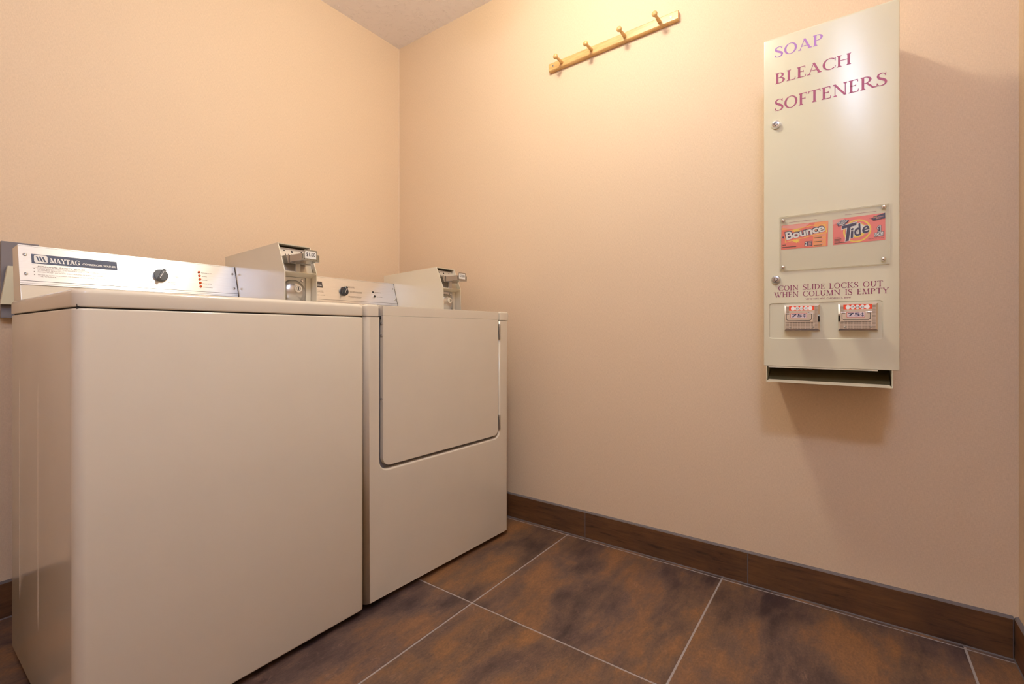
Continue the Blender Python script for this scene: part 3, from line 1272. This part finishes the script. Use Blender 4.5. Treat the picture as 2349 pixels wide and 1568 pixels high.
front_o = rrect(.003, VW - .003, vz0 + .0015, vz1 - .003, .003, 3)
fo, fe = loop(front_o, 0)
hi_, he = loop(rec, 0)
bmesh.ops.triangle_fill(bm, use_beauty=True, use_dissolve=False, edges=fe + he, normal=pv.n)
ri, _ = loop(rec_in, -.0026)
bridge(hi_, ri)
bm.faces.new(ri)
mid_o = rrect(.0009, VW - .0009, vz0 + .0004, vz1 - .0009, .0036, 3)
mo, _ = loop(mid_o, -.0009)
bo, _ = loop(door_o, -.003)
bb_, _ = loop(door_o, -.019)
bridge(fo, mo)
bridge(mo, bo)
bridge(bo, bb_)
bm.faces.new(bb_)
# longer skirt in the middle of the lower edge
bmesh.ops.recalc_face_normals(bm, faces=bm.faces)
me = bpy.data.meshes.new('door')
bm.to_mesh(me)
bm.free()
me.materials.append(M['vend'])
for p in me.polygons:
    p.use_smooth = True
me.set_sharp_from_angle(angle=math.radians(28))
vdoor = bpy.data.objects.new('door', me)
COL.objects.link(vdoor)
vdoor.parent = vend
tag(vdoor, 'ivory door printed with crimson and lilac words')
MB(vloc).raw(*_rect3(pv, A(-1.859), A(-2.114), vz0 - .0035, vz0 + .004, -.006, -.0012)).build('door_skirt', 'vend', vdoor, smooth=False)


def vpart(name, mat, polys, h, parent=vdoor):
    m_ = MB(vloc)
    for q in polys:
        if isinstance(q, list) and isinstance(q[0][0], (int, float)):
            pv.sheet(m_, q, h)
        else:
            pv.flat(m_, [q], h + 1.2e-5 * (polys.index(q) % 7))
    return m_.build(name, mat, parent, smooth=False)


vpart('word', 'lilac', fit(ROMAN.text('SOAP', .12), A(-1.8752), A(-1.9930), 1.6560, 1.6875), .0003)
vpart('word', 'crimson', fit(ROMAN.text('BLEACH', .10), A(-1.8765), A(-2.0570), 1.5790, 1.6110), .0003)
vpart('word', 'crimson', fit(ROMAN.text('SOFTENERS', .10), A(-1.8755), A(-2.1330), 1.5000, 1.5350), .0003)
THINR = Serif(.155, .062, .08)
vpart('notice_line', 'maroon', fit(THINR.text('COIN SLIDE LOCKS OUT', .13), A(-1.8848), A(-2.1245), .9742, .9898), .0003)
vpart('notice_line', 'maroon', fit(THINR.text('WHEN COLUMN IS EMPTY', .13), A(-1.8735), A(-2.1365), .9555, .9708), .0003)
vpart('maker_line', 'maroon', fit(sans('VEND RITE MFG. CHICAGO, IL 60647'), A(-1.9522), A(-2.0570), .9455, .9502), .0003)

for zz, mt in ((1.4600, 'white'), (1.0075, 'grey')):
    a = A(-1.8792)
    mb = MB(vloc)
    mb.lathe(pv.p(a, zz, 0), pv.n, [(.0118, 0), (.0118, .005), (.0098, .0085), (.0088, .0090), (.0001, .0090)], 26)
    lk = mb.build('lock', 'chrome' if mt == 'white' else 'zinc', vdoor, angle=30)
    mb = MB(vloc)
    pv.flat(mb, [ring(a, zz, .0039, .0049, n=22)], .0093)
    pv.sheet(mb, rect(a - .001, a + .001, zz - .0068, zz - .0040), .0093)
    mb.build('keyway', 'ink', lk, smooth=False)

# printed rules above the cards
vpart('printed_rule', 'crimson', [rect(A(-1.9116), A(-1.9785), 1.1702, 1.1709)], .0003)
vpart('printed_rule', 'crimson', [rect(A(-2.043), A(-2.1108), 1.1727, 1.1734)], .0003)
# acrylic cover
wa0, wa1, wb0, wb1 = A(-1.8883), A(-2.1372), 1.0330, 1.1880
mb = MB(vloc)
lo = [pv.p(a, b, .0016) for a, b in rect(wa0, wa1, wb0, wb1)]
hi = [pv.p(a, b, .0046) for a, b in rect(wa0, wa1, wb0, wb1)]
mb.raw(lo + hi, [(0, 1, 2, 3), (4, 5, 6, 7)], 0)
mb.raw(lo + hi, [(0, 1, 5, 4), (1, 2, 6, 5), (2, 3, 7, 6), (3, 0, 4, 7)], 1)
acr = mb.build('acrylic_cover', ['acrylic', 'acryledge'], vend, smooth=False)
tag(acr, 'clear acrylic sheet held by four round screws')
for a, b in ((A(-1.8974), 1.1768), (A(-2.1267), 1.1812), (A(-1.8974), 1.0423), (A(-2.1258), 1.0450)):
    mb = MB(vloc)
    mb.lathe(pv.p(a, b, .0046), pv.n, [(.0056, 0), (.0054, .002), (.0042, .0042), (.002, .0054), (.0001, .0056)], 18)
    mb.build('dome_screw', 'chrome', acr)


class Card:
    """flat product card; points given as fractions of its width and height"""
    def __init__(self, tl, tr, bl, mat, label):
        # corners in (a, b) on the door plane
        self.o = Vector(bl)
        self.x = Vector(tr) - Vector(tl)
        self.y = Vector(tl) - Vector(bl)
        m_ = MB(vloc)
        pv.prism(m_, [self.q(0, 0), self.q(1, 0), self.q(1, 1), self.q(0, 1)], .0002, .0006)
        self.ob = m_.build('product_card', mat, vend, smooth=False)
        tag(self.ob, label)
        self.k = 0

    def q(self, u, v):
        p = self.o + self.x * u + self.y * v
        return (p.x, p.y)

    def add(self, name, mat, polys, h=None):
        self.k += 1
        h = .0006 + .00005 * self.k if h is None else h
        m_ = MB(vloc)
        for k, it in enumerate(polys):
            vs_, fs = it if isinstance(it, tuple) else (it, [tuple(range(len(it)))])
            m_.raw([pv.p(*self.q(u, v), h + 6e-6 * (k % 6)) for u, v in vs_], fs)
        return m_.build(name, mat, self.ob, smooth=False)


def star(cx, cy, rx, ry, n, k=.55, seed=1):
    rnd = random.Random(seed)
    pts = []
    for i in range(2 * n):
        a = PI * i / n
        r = (1 + .35 * rnd.uniform(-1, 1)) if i % 2 == 0 else k
        pts.append((cx + rx * r * math.cos(a), cy + ry * r * math.sin(a)))
    return pts


def lines(x0, x1, ys, th, ragged=.3, seed=3):
    rnd = random.Random(seed)
    return [rect(x0, x1 - (x1 - x0) * ragged * rnd.random(), y, y + th) for y in ys]


# --- softener card
c = Card((A(-1.893), 1.1637), (A(-2.0056), 1.1624), (A(-1.8915), 1.0940), 'red', 'red and orange fabric softener card')
c.add('print_patch', 'orange', [[(.68, .56), (.99, .66), (.995, .985), (.72, .985)]])
c.add('print_patch', 'orange', [[(.01, .80), (.18, .82), (.22, .97), (.01, .93)]])
c.add('print_patch', 'orange', [rect(.695, .965, .02, .53)])
c.add('print_patch', 'pinkp', [[(.02, .90), (.30, .80), (.52, .86), (.62, .985), (.02, .985)]])
c.add('print_patch', 'yellow', [star(.33, .74, .085, .085, 9, .6, 2), star(.33, .30, .085, .085, 9, .6, 5)])
fr = [(.085, .275), (.985, .555), (.93, .88), (.72, .875), (.66, .90), (.095, .735)]
fr_in = [(.098, .300), (.962, .570), (.915, .86), (.72, .855), (.66, .876), (.107, .715)]
c.add('print_frame', 'yellow', [(fr + fr_in, [(i, (i + 1) % 6, 6 + (i + 1) % 6, 6 + i) for i in range(6)])])
asp = .0696 / .1126
rot = math.radians(9.3)


def rot_fit(polys, x, y, w, h, rotation, asp):
    """place polys with lower-left corner at (x, y); w, h are fractions of card WIDTH; rotated in true proportion"""
    out = []
    for vs_, fs in fit(polys, 0, w, 0, h, rotation):
        out.append(([(x + a, y + b / asp) for a, b in vs_], fs))
    return out


for nm, mt, bold in (('logo_outline', 'navy', .085), ('logo_lettering', 'white', .028)):
    d = (bold - .028) * .22
    c.add(nm, mt, rot_fit(sans('Bounce', bold, .0, .93 + 0 * bold), .118 - d, .372 - d * 1.4, .835 + 2 * d, .205 + 2 * d, rot, asp))
c.add('print_square', 'navy', [rect(.515, .675, .065, .255)])
c.add('print_numeral', 'white', fit(sans('2', .03), .525, .57, .08, .24))
c.add('print_text', 'pinkp', lines(.585, .665, (.09, .125, .16, .195, .22), .018, .2, 4))
c.add('print_text', 'charcoal', lines(.71, .93, (.055, .20, .36), .02, .3, 5))
c.add('print_text', 'pinkp', lines(.71, .95, (.11, .26, .30, .42, .46), .018, .2, 6))
c.add('print_diamond', 'navy', [[(.02, .50), (.042, .445), (.065, .50), (.042, .55)]])
c.add('print_text', 'charcoal', lines(.03, .34, (.075,), .025, .05, 8) + lines(.03, .11, (.17,), .022, .05, 9))

# --- detergent card
c = Card((A(-2.0155), 1.1640), (A(-2.1290), 1.1664), (A(-2.0160), 1.0935), 'coral', 'coral detergent card with a yellow ring')
asp = .0703 / .1135


def crc(cx, cy, r0, r1, a0=0, a1=360, n=44):
    vs_, fs = ring(0, 0, r0, r1, math.radians(a0), math.radians(a1), n)
    return ([(cx + x, cy + y / asp) for x, y in vs_], fs)


c.add('print_patch', 'pinkp', [[(.005, .80), (.10, .84), (.22, .93), (.24, .99), (.005, .99)]])
c.add('print_ring', 'yellow', [crc(.475, .455, .235, .268)])
c.add('print_disc', 'yellow', [crc(.485, .47, .0, .170)])
c.add('print_disc', 'white', [crc(.50, .52, .0, .120)])
r14 = math.radians(13)
for nm, mt, bold in (('logo_outline', 'white', .060), ('logo_lettering', 'navy', .022)):
    d = (bold - .022) * .30
    c.add(nm, mt, rot_fit(sans('T', bold, .34), .232 - d, .085 - d * 1.3, .310 + 2 * d, .385 + 2 * d, math.radians(10), asp))
    for ch, x_, y_, w_, h_ in (('i', .350, .190, .108, .225), ('d', .440, .235, .165, .275), ('e', .590, .305, .145, .170)):
        c.add(nm, mt, rot_fit(sans(ch, bold, .26), x_ - d, y_ - d * 1.3, w_ + 2 * d, h_ + 2 * d, r14, asp))
one = [(.868, .33), (.912, .33), (.912, .52), (.880, .52), (.862, .475), (.862, .44), (.880, .452), (.880, .33)]
c.add('logo_outline', 'navy', [[(.850, .30), (.928, .30), (.928, .555), (.872, .555), (.846, .49), (.846, .41), (.862, .42)]])
c.add('logo_outline', 'white', [[(.858, .315), (.921, .315), (.921, .54), (.876, .54), (.853, .485), (.853, .425), (.868, .435)]])
c.add('logo_lettering', 'navy', [one])
c.add('logo_outline', 'navy', [[(.795, .135), (.962, .155), (.968, .32), (.80, .30)]])
c.add('logo_outline', 'white', [[(.802, .150), (.956, .169), (.961, .305), (.806, .287)]])
c.add('logo_lettering', 'navy', rot_fit(sans('LOAD', .02, 0), .812, .172, .138, .062, math.radians(3), asp))
c.add('brush_patch', 'navy', [[(.70, .86), (.76, .86), (.73, .835), (.78, .83), (.74, .80), (.80, .80), (.76, .77), (.80, .76), (1.0, .80), (1.0, 1.0), (.92, .965), (.78, .91), (.80, .885)]])
c.add('print_text', 'yellow', rot_fit(sans('ULTRA', .03, .2), .80, .875, .05, .030, math.radians(6), asp))
c.add('print_text', 'pinkp', rot_fit(sans('MORE POWER', .02, .2), .785, .835, .185, .022, math.radians(6), asp) + rot_fit(sans('PER LOAD', .02, .2), .83, .80, .10, .018, math.radians(6), asp))
c.add('slogan_patch', 'navy', [[(.075, .765), (.115, .74), (.105, .70), (.245, .745), (.265, .80), (.305, .83), (.325, .90), (.255, .92), (.25, .955), (.165, .935), (.16, .895), (.085, .845)]])
c.add('slogan', 'white', rot_fit(sans('HELPS', .02, .2), .165, .885, .085, .026, math.radians(10), asp) + rot_fit(sans('KEEP CLOTHES', .02, .2), .095, .825, .205, .022, math.radians(10), asp)
      + rot_fit(sans('LOOKING LIKE', .02, .2), .095, .785, .195, .024, math.radians(10), asp) + rot_fit(sans('NEW!', .03, .2), .13, .725, .125, .036, math.radians(10), asp))
c.add('print_text', 'charcoal', fit(sans('NET WT 1.8 OZ (51g)'), .69, .975, .065, .105))
c.add('print_text', 'charcoal', fit(sans('CAUTION:'), .03, .14, .255, .285) + lines(.03, .19, (.20, .15, .10), .018, .3, 11) + lines(.03, .26, (.055,), .018, .1, 12))


# --- coin slides of the vending machine
def vend_slide(y_l, y_r):
    a0, a1 = A(y_l), A(y_r)
    w = a1 - a0
    b0, b1 = .8596, .9322
    mb = MB(vloc)
    H = .0075
    e = .0042
    pv.prism(mb, rect(a0, a1, b0, b1), -.0026, .004)
    mb.loft([[pv.p(a, b, .004) for a, b in rect(a0, a1, b0, b1)], [pv.p(a, b, H) for a, b in rect(a0 + e, a1 - e, b0 + e, b1 - e)]])
    base = mb.build('coin_slide_plate', 'chrome', vend, smooth=False)
    # ribbed margins
    mb = MB(vloc)
    nr = 17
    for s0, s1 in ((a0 + e + .0008, a0 + e + .0078), (a1 - e - .0078, a1 - e - .0008)):
        for k in range(nr):
            z0 = b0 + .005 + k * (b1 - b0 - .010) / nr
            hgt = (b1 - b0 - .010) / nr * .62
            mb.raw(*_rect3(pv, s0, s1, z0, z0 + hgt, H, H + .0009))
    nc = 9
    x0_, x1_ = a0 + e + .010, a1 - e - .010
    for k in range(nc):
        for r_ in range(5):
            u0 = x0_ + k * (x1_ - x0_) / nc
            z0 = b0 + .0045 + r_ * .0040
            mb.raw(*_rect3(pv, u0, u0 + (x1_ - x0_) / nc * .82, z0, z0 + .0026, H, H + .0009))
    rb = mb.build('rib_field', 'slide', base, smooth=False)
    rb['kind'] = 'stuff'
    # scarlet decal with five white circles
    d0, d1 = a0 + w * .135, a0 + w * .855
    mb = MB(vloc)
    pv.prism(mb, rect(d0, d1, b1 - .0165, b1 - .0038), H, H + .0004)
    mb.build('decal', 'decal', base, smooth=False)
    mb = MB(vloc)
    mi = MB(vloc)
    for k in range(5):
        ac = d0 + (d1 - d0) * (.16 + .17 * k)
        bc = b1 - .0104
        pv.sheet(mb, disc(ac, bc, .0058, 22, .86), H + .0006)
        if 0 < k < 4:
            pv.flat(mi, fit(sans('25', .01), ac - .0033, ac + .0033, bc - .0024, bc + .0024), H + .0008)
    mb.build('decal_spot', 'white', base, smooth=False)
    mi.build('decal_lettering', 'ink', base, smooth=False)
    # the push slide: block on two legs, with a framed head
    c0, c1 = a0 + w * .02, a0 + w * .79
    off_ = .0065
    c0, c1 = a0 + w * .5 - .0335 - .004, a0 + w * .5 + .0335 - .004
    z0, z1 = .8815, .9075
    mb = MB(vloc)
    mb.loft([[pv.p(a, b, H) for a, b in rect(c0 + .006, c1 - .001, z0 + .002, z1 - .002)],
             [pv.p(a, b, .036) for a, b in rect(c0 + .001, c1 - .001, z0 + .001, z1 - .001)],
             [pv.p(a, b, .046) for a, b in rect(c0, c1, z0, z1)]])
    sl = mb.build('push_slide', 'chrome', base, bevel=.0012)
    pz = .046
    mb = MB(vloc)                       # stepped rim on the head
    o_ = [(c0 + .003, z0 + .008), (c0 + .008, z0 + .0045), (c1 - .008, z0 + .0045), (c1 - .003, z0 + .008), (c1 - .003, z1 - .003), (c1 - .010, z1 - .0025), (c0 + .010, z1 - .0025), (c0 + .003, z1 - .003)]
    i_ = [(c0 + .0042, z0 + .0086), (c0 + .0086, z0 + .0056), (c1 - .0086, z0 + .0056), (c1 - .0042, z0 + .0086), (c1 - .0042, z1 - .004), (c1 - .0106, z1 - .0036), (c0 + .0106, z1 - .0036), (c0 + .0042, z1 - .004)]
    n = 8
    pv.flat(mb, [(o_ + i_, [(k, (k + 1) % n, n + (k + 1) % n, n + k) for k in range(n) if k not in (5,)])], pz + .0002)
    mb.build('groove', 'dark', base, smooth=False)
    mb = MB(vloc)
    pv.prism(mb, rrect(c0 + .012, c1 - .0125, z0 + .0075, z1 + .0045, .003, 3), pz - .002, pz + .0022)
    mb.build('tag_holder', 'chrome', base, angle=30)
    t0, t1, tb0, tb1 = c0 + .0135, c1 - .0145, z0 + .0115, z1 - .0005
    mb = MB(vloc)
    pv.prism(mb, rrect(t0, t1, tb0, tb1, .0015, 3), pz + .0022, pz + .0027)
    mb.build('price_tag', 'tagred', base, smooth=False)
    mb = MB(vloc)
    pv.sheet(mb, rrect(t0 + .0011, t1 - .0011, tb0 + .0011, tb1 - .0011, .001, 3), pz + .0029)
    mb.build('price_tag_face', 'tagpink', base, smooth=False)
    mb = MB(vloc)
    tw = t1 - t0
    pv.flat(mb, fit(sans('75', .018), t0 + tw * .07, t0 + tw * .72, tb0 + .0030, tb1 - .0022), pz + .0031)
    cx_, cy_ = t0 + tw * .855, (tb0 + tb1) / 2
    pv.flat(mb, [ring(cx_, cy_, .0021, .0032, math.radians(25), math.radians(335), 22, 1.25)], pz + .0031)
    pv.sheet(mb, rect(cx_ - .0006, cx_ + .0006, cy_ - .0052, cy_ + .0052), pz + .0031)
    mb.build('price_lettering', 'navy', base, smooth=False)
    for a in (a0 + w * .17, a1 - w * .17):
        mb = MB(vloc)
        mb.lathe(pv.p(a, b0 + .0085, H), pv.n, [(.0026, 0), (.0026, .001), (.0016, .0018), (.0001, .0018)], 12)
        mb.build('rivet', 'steel', base)
    return base


vend_slide(-1.9005, -1.9862)
vend_slide(-2.0283, -2.1140)

# delivery tray below the door
ty0, ty1 = -2.1445, -1.8530
mb = MB(vloc)
mb.box(-VD + .001, 0, ty1 - .002, ty1, .7105, .7575)
mb.box(-VD + .001, 0, ty0, ty0 + .002, .7105, .7575)
mb.box(-VD + .001, 0, ty0, ty1, .7085, .7108)
mb.box(-.062, -.058, ty0, ty1, .7105, .7575)
# turned-up front lip with chamfered ends
mb.loft([[(-VD - .0015, ty0, .7085), (-VD - .0015, ty1, .7085), (-VD - .0015, ty1 - .007, .7165), (-VD - .0015, ty0 + .007, .7165)],
         [(-VD + .0015, ty0, .7085), (-VD + .0015, ty1, .7085), (-VD + .0015, ty1 - .007, .7165), (-VD + .0015, ty0 + .007, .7165)]])
tray = mb.build('delivery_tray', 'vend', vend, smooth=False)
mb = MB(vloc)
mb.loft([[(-.186, ty0 + .004, .7125), (-.186, ty1 - .004, .7125), (-.115, ty1 - .004, .7560), (-.115, ty0 + .004, .7560)],
         [(-.183, ty0 + .004, .7112), (-.183, ty1 - .004, .7112), (-.112, ty1 - .004, .7550), (-.112, ty0 + .004, .7550)]])
mb.build('tray_ramp', 'bronze', tray, smooth=False)  # dark bronze plate; the tray's inner shade is put into its colour
